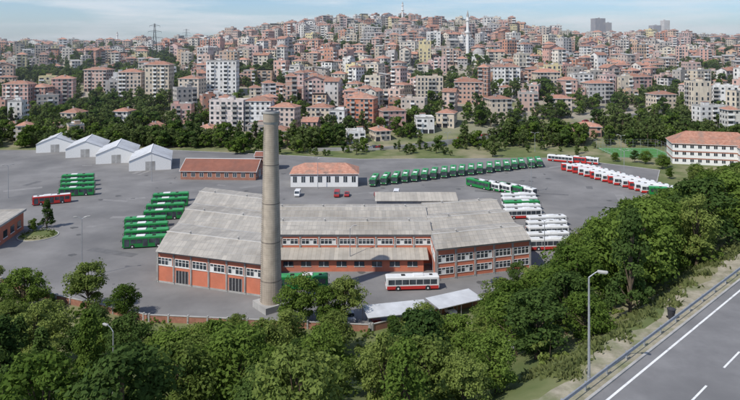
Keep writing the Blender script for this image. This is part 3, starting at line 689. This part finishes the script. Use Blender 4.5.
def bldg(name,w,d,fl,roof,seed,balc=True,fh=2.9,wing=False):
    r=random.Random(seed); b=MB()
    bblock(b,r,0,0,w,d,fl,roof,seed,balc,fh)
    if wing:
        w2=w*r.uniform(0.4,0.6); d2=d*r.uniform(0.5,0.8); f2=max(1,fl-r.choice([0,1,1,2])); sg=r.choice([-1,1])
        if f2==fl: f2=max(1,fl-1)
        bblock(b,r,sg*(w/2+w2/2-0.1),r.uniform(-1,1)*d*0.2,w2,d2,f2,r.choice(['hip','flat','shed','gable']),seed,balc,fh)
    return b.mesh(name,['wall','glass','white','tile','conc','dark','frame'])
VAR=[]
sd=0
for fl in(2,2,3,3,4,4,4,5,5,5,6,7):
    for k in range(4):
        sd+=1; r=random.Random(sd*13)
        VAR.append((fl,bldg('apartment_m',r.uniform(7.5,14),r.uniform(8,12),fl,r.choice(['hip','hip','gable','flat','flat','flat','shed']),sd,fh=r.uniform(2.75,3.05),wing=r.random()<0.35)))
PAL=[(0.60,0.51,0.39),(0.66,0.57,0.44),(0.56,0.34,0.26),(0.50,0.36,0.28),(0.70,0.67,0.60),(0.42,0.38,0.34),(0.62,0.42,0.28),(0.76,0.74,0.70),(0.76,0.74,0.70),(0.58,0.37,0.31),(0.46,0.21,0.14),(0.64,0.58,0.46),(0.52,0.50,0.48),(0.40,0.20,0.14),(0.66,0.48,0.40),(0.52,0.44,0.38),(0.68,0.58,0.32),(0.58,0.27,0.17),(0.64,0.44,0.40),(0.70,0.63,0.53),(0.62,0.35,0.28),(0.56,0.39,0.34)]
occ=[]
def solve_ground(u,v):
    lo=345;
    for i in range(400):
        y=lo+i*2; x=(u-370)/F*y
        if VH+(CAMH-hz(x,y))/y*F<=v: return x,y
    return x,y
def named(u,vb,wpx,fl,roof,col,rot=0,depth=12,name='apartment_block'):
    x,y=solve_ground(u,vb); w=wpx/F*y
    me=bldg(name+'_m',w,depth,fl,roof,int(u)+3); place(me,name,(x,y+depth/2,hz(x,y)),rot,color=col); occ.append((x,y+depth/2,max(w,depth)*0.75))
pink=(0.58,0.34,0.29);wht=(0.78,0.77,0.74);bei=(0.64,0.54,0.42);ora=(0.58,0.21,0.12);gry=(0.50,0.48,0.46)
for a in [(221,98,30,9,'flat',wht),(157,101,24,9,'hip',bei),(129,104,22,8,'hip',(0.6,0.47,0.38)),(228,131,36,6,'flat',(0.68,0.60,0.56)),(258,131,26,6,'hip',wht),(284,133,26,5,'hip',(0.62,0.5,0.43)),
          (362,128,28,6,'hip',ora),(392,131,24,4,'hip',pink),(15,114,26,7,'hip',pink),(38,112,16,6,'hip',(0.48,0.23,0.18)),(60,107,20,7,'hip',pink),(96,92,24,6,'hip',(0.55,0.36,0.3)),
          (508,90,26,6,'hip',wht),(548,92,24,5,'hip',bei),(320,128,24,4,'hip',bei),(338,131,16,4,'flat',wht),(600,104,26,5,'hip',gry),(430,104,26,6,'flat',bei),(470,104,28,5,'hip',(0.57,0.35,0.27)),
          (560,112,26,3,'hip',(0.65,0.55,0.45)),(415,118,24,4,'flat',(0.55,0.47,0.4)),(640,96,24,5,'hip',pink),(190,104,22,6,'hip',(0.65,0.55,0.45)),(180,124,20,4,'flat',pink),
          (700,106,26,5,'hip',(0.6,0.51,0.47)),(728,108,24,5,'flat',wht),(665,112,22,4,'hip',bei),(500,118,22,4,'hip',bei),(8,136,22,2,'hip',bei),(590,137,26,2,'hip',(0.5,0.25,0.18)),(530,112,20,4,'flat',(0.52,0.36,0.3)),(434,46,14,5,'flat',wht),(120,126,16,3,'hip',wht),(205,140,18,2,'hip',bei),(310,138,16,3,'gable',pink),(448,128,18,3,'hip',bei),(150,138,16,2,'gable',pink),
          (425,134,18,3,'flat',wht),(70,128,18,3,'hip',bei),(255,143,18,3,'flat',(0.5,0.42,0.36)),(280,142,18,2,'hip',pink),(380,142,16,2,'hip',bei),(355,144,18,2,'flat',wht)]:
    named(*a,rot=rt.uniform(-0.3,0.3))
rb=random.Random(21); nb=0
def gfun(x,y): return math.sin(x*0.021+y*0.013)*math.sin(y*0.03-x*0.011)+0.35*math.sin(x*0.07+1)*math.sin(y*0.06)
y=362.0
while y<965:
    x=-0.63*y-10
    while x<0.63*y+10:
        xx=x+rb.uniform(-3.5,3.5); yy=y+rb.uniform(-5,5)
        x+=rb.uniform(12.5,17.5)
        ratio=xx/yy
        left=ratio<-0.27
        dens=0.92
        if yy<400: dens=0.6
        if left: dens=0.26 if yy<640 else 0.5
        if ratio>0.2 and yy<430: dens=0.3
        if ratio>0.33 and yy<480: dens=0.5
        if gfun(xx,yy)>0.58: dens*=0.2
        if rb.random()>dens: continue
        if any((xx-a)**2+(yy-c)**2<(q+6)**2 for a,c,q in occ): continue
        if 0<xx<190 and yy<345+abs(xx)*0.42+14: continue
        fl,me=rb.choice(VAR)
        if fl>5 and rb.random()<0.3: continue
        if yy>850 and fl>5: continue
        c=rb.choice(PAL); k=rb.uniform(0.85,1.12)
        place(me,'apartment_building' if fl>3 else 'house',(xx,yy,hz(xx,yy)+0.3),0.5*math.sin(xx*0.014+yy*0.009)+rb.choice([0,0,0,1.5708,3.1416])+rb.uniform(-0.2,0.2),(rb.uniform(0.85,1.15),rb.uniform(0.85,1.05),rb.uniform(0.92,1.12)),color=tuple(min(.8,q*k) for q in c))
        occ.append((xx,yy,4)) if yy<480 else None
        nb+=1
    y+=rb.uniform(15.5,19) if y<700 else rb.uniform(18,23)
print('buildings',nb)
y=980.0
while y<2600:
    x=-0.62*y
    while x<0.62*y:
        x+=rb.uniform(22,60)
        if -0.13<x/y<0.24: continue
        yy=y+rb.uniform(-15,15); fl,me=rb.choice(VAR[14:])
        c=rb.choice(PAL); s=rb.uniform(1.0,1.4)
        place(me,'distant_apartment_building',(x,yy,hz(x,yy)-1),rb.uniform(-.5,.5),(s*1.2,s,rb.uniform(0.65,1.15)),color=tuple(min(.8,q*1.05+0.03) for q in c)); nb+=1  # palette lifted paler: distance haze put into the wall colour
    y+=rb.uniform(50,80)
print('buildings',nb)
ft=empty('hillside_trees'); nf=0
for k in range(11500):
    yy=345+ (rb.random()**1.25)*620; xx=rb.uniform(-0.62,0.62)*yy; ratio=xx/yy
    p=0.30
    if yy<392: p=0.42
    if ratio<-0.27: p=0.62 if yy<700 else 0.45
    if ratio>0.25 and yy<470: p=0.55
    g=gfun(xx,yy)
    if g>0.48: p=0.85
    if 0<xx<190 and 345+abs(xx)*0.42-13<yy<345+abs(xx)*0.42+8: p=0.0
    if rb.random()>p: continue
    if any((xx-a)**2+(yy-c)**2<(q+1)**2 for a,c,q in occ): continue
    s=rb.uniform(0.45,1.2)
    place(rb.choice(FAR),'tree_part',(xx,yy,hz(xx,yy)-0.3),rb.uniform(0,6.28),(s*1.1,s*1.1,s*1.1),parent=ft); nf+=1
for k in range(900):
    yy=rb.uniform(960,2400); xx=rb.uniform(-0.62,0.62)*yy
    if -0.12<xx/yy<0.22: continue
    s=rb.uniform(1,1.9); place(rb.choice(FAR[:3]),'tree_part',(xx,yy,hz(xx,yy)-0.5),rb.uniform(0,6.28),(s*1.6,s*1.4,s*.9),parent=ft); nf+=1
for k in range(230):
    xx=rb.uniform(-210,120); yy=rb.uniform(340,350) if xx<-30 else rb.uniform(314,345)
    if xx>-75 and xx<-30: yy=rb.uniform(322,345)
    if xx>0 and rb.random()<0.5: yy=rb.uniform(330,345+xx*0.3)
    if xx>-30 and 345+xx*0.42-11<yy<345+xx*0.42+6: continue
    s=rb.uniform(0.5,1.1) if xx<-30 else rb.choice([rb.uniform(0.25,0.5),rb.uniform(0.4,0.95)]); place(rb.choice(FAR),'tree_part',(xx,yy,hz(xx,yy)-0.2),rb.uniform(0,6.28),s,parent=ft)
for k in range(90):
    xx=rb.uniform(112,205); yy=rb.uniform(250,345)
    if 112<xx<155 and yy>304: continue
    if 135<xx<192 and yy>262: continue
    if inpoly(xx,yy,DEP) or dd(xx,yy)<9: continue
    place(rb.choice(NEAR),'deciduous_tree',(xx,yy,hz(xx,yy)),rb.uniform(0,6),rb.uniform(0.4,0.7))
print('far trees',nf)
b=MB(); pts=[(-30,335),(5,339),(60,360),(110,384),(165,410),(230,440)]
P=[]
for i in range(len(pts)-1):
    for j in range(12): P.append(lerp(pts[i],pts[i+1],j/12))
for i in range(len(P)-1):
    q=[(P[i][0],P[i][1]-4),(P[i+1][0],P[i+1][1]-4),(P[i+1][0],P[i+1][1]+4),(P[i][0],P[i][1]+4)]
    zc=[max(hz(P[i][0],P[i][1]-4),hz(P[i][0],P[i][1]+4))+0.5,max(hz(P[i+1][0],P[i+1][1]-4),hz(P[i+1][0],P[i+1][1]+4))+0.5]
    b.poly([(*q[0],zc[0]),(*q[1],zc[1]),(*q[2],zc[1]),(*q[3],zc[0])],0)
    b.poly([(*q[0],zc[0]-4),(*q[1],zc[1]-4),(*q[1],zc[1]+0.7),(*q[0],zc[0]+0.7)],1)
b.obj('hillside_road',['asph','conc'])
for i in range(16):
    t=rt.randint(10,len(P)-3); x,y=P[t]; z=max(hz(x,y-4),hz(x,y+4))+0.5
    place(CAR,'parked_car',(x,y+rt.uniform(-2,2),z),math.radians(-65),color=rt.choice([(0.6,0.6,0.6),(0.3,0.02,0.02),(0.1,0.1,0.12)]))
def mosque(x,y,h,dome=True,sc=1):
    z=hz(x,y); b=MB()
    b.cyl((0,0,-4),(0,0,h*0.2),2.1,1.9,12,0); b.cyl((0,0,h*0.2),(0,0,h*0.55),1.5,1.4,12,0); b.cyl((0,0,h*0.55),(0,0,h*0.58),1.4,2.4,12,0); b.cyl((0,0,h*0.58),(0,0,h*0.605),2.4,2.4,12,0)
    b.cyl((0,0,h*0.6),(0,0,h*0.78),1.3,1.2,12,0); b.cyl((0,0,h*0.78),(0,0,h*0.8),1.2,2.0,12,0); b.cyl((0,0,h*0.8),(0,0,h*0.82),2.0,2.0,12,0); b.cyl((0,0,h*0.82),(0,0,h*0.88),1.1,1.1,12,0)
    b.cyl((0,0,h*0.88),(0,0,h),1.35,0.05,12,1)
    if dome:
        b.box(3,-6,-6,17,8,7,0); b.cyl((10,1,7),(10,1,9),5.8,5.8,16,0)
        rr=[(5.6,9),(5.2,11),(4.2,12.8),(2.6,14.1),(0.3,14.8)]
        for i in range(4): b.cyl((10,1,rr[i][1]),(10,1,rr[i+1][1]),rr[i][0],rr[i+1][0],16,1,False)
        for i in range(4): b.box(4+i*3.2,-6.05,1.5,5.4+i*3.2,-6,4.5,2)
    b.obj('mosque',['white','conc','glass'],(x,y,z),0)
mosque(90,590,50); mosque(46,905,30,False); mosque(-395,1000,30)
def tower(name,x,y,w,d,fl,col,steps=None):
    me=bldg(name+'_m',w,d,fl,'flat',4,balc=False,fh=3.4); place(me,name,(x,y,hz(x,y)),0.2,color=col)
tower('office_tower',(598-370)/F*1500,1500,26,20,20,(0.24,0.23,0.25))
tower('office_tower',(606-370)/F*1540,1540,18,20,17,(0.36,0.34,0.34))
tower('residential_tower',(655-370)/F*1400,1400,20,16,14,(0.3,0.3,0.33))
tower('residential_tower',(665-370)/F*1420,1420,14,14,18,(0.6,0.58,0.56))
tower('residential_tower',(692-370)/F*1450,1450,60,16,8,(0.25,0.22,0.2))
x,y=17.2,79.5; b=MB(); b.cyl((0,0,-0.5),(0,0,0.7),1.2,1.2,20,0); b.cyl((0,0,0.7),(0,0,0.85),1.35,1.3,20,0); b.cyl((0,0,0.85),(0,0,0.95),0.4,0.35,12,1)
b.obj('concrete_well',['conc','dark'],(x,y,hz(x,y)))
# thin summer haze lying over the town
hm,hn,ho=nt('haze_air'); vs=hn.nodes.new('ShaderNodeVolumeScatter'); vs.inputs['Color'].default_value=(0.86,0.93,1,1); vs.inputs['Density'].default_value=0.00024; vs.inputs['Anisotropy'].default_value=0.1
hn.links.new(vs.outputs[0],ho.inputs['Volume']); M['haze']=hm
b=MB(); b.box(-2500,338,-60,2500,3200,150,0); b.obj('haze',['haze'])
# ------------------------------------------------------------------ sky, sun, camera
az=math.atan2(-0.62,-0.55); el=math.radians(50)
w=D.worlds.new('World'); scene.world=w; w.use_nodes=True; N=w.node_tree.nodes; L=w.node_tree.links
bg=N['Background']; sky=N.new('ShaderNodeTexSky'); sky.sky_type='NISHITA'; sky.sun_disc=False; sky.sun_elevation=el; sky.sun_rotation=az
sky.altitude=100; sky.air_density=1.0; sky.dust_density=0.6; sky.ozone_density=1.2
tc=N.new('ShaderNodeTexCoord'); mp=N.new('ShaderNodeMapping'); mp.inputs['Scale'].default_value=(3.0,3.0,26.0)
mp.inputs['Rotation'].default_value=(0,0.12,0)
no=N.new('ShaderNodeTexNoise'); no.inputs['Scale'].default_value=1.3; no.inputs['Detail'].default_value=9; no.inputs['Roughness'].default_value=0.6
L.new(tc.outputs['Generated'],mp.inputs[0]); L.new(mp.outputs[0],no.inputs['Vector'])
mr=N.new('ShaderNodeMapRange'); mr.inputs[1].default_value=0.45; mr.inputs[2].default_value=0.73; mr.inputs[4].default_value=0.85; L.new(no.outputs[0],mr.inputs[0])
tint=N.new('ShaderNodeMix'); tint.data_type='RGBA'; tint.blend_type='MULTIPLY'; tint.inputs[0].default_value=1; L.new(sky.outputs[0],tint.inputs[6]); tint.inputs[7].default_value=(0.56,0.71,0.93,1)
mx=N.new('ShaderNodeMix'); mx.data_type='RGBA'; L.new(mr.outputs[0],mx.inputs[0]); L.new(tint.outputs[2],mx.inputs[6]); mx.inputs[7].default_value=(5.9,6.1,6.4,1)
L.new(mx.outputs[2],bg.inputs[0]); bg.inputs[1].default_value=0.15
sd=D.lights.new('Sun','SUN'); sd.energy=4.2; sd.angle=math.radians(0.6); sd.color=(1,0.955,0.88)
so=D.objects.new('sun',sd); orphan_link(so)
dirv=Vector((math.sin(az)*math.cos(el),math.cos(az)*math.cos(el),math.sin(el)))
so.rotation_euler=dirv.to_track_quat('Z','Y').to_euler()
cd=D.cameras.new('Camera'); co=D.objects.new('camera',cd); orphan_link(co)
co.location=(0,0,CAMH); co.rotation_euler=(math.radians(90),0,0)
cd.sensor_width=36; cd.lens=36*F/740; cd.shift_y=-(200-VH)/740; cd.clip_start=0.5; cd.clip_end=20000
scene.camera=co
scene.view_settings.view_transform='Standard'; scene.view_settings.look='None'; scene.view_settings.exposure=0
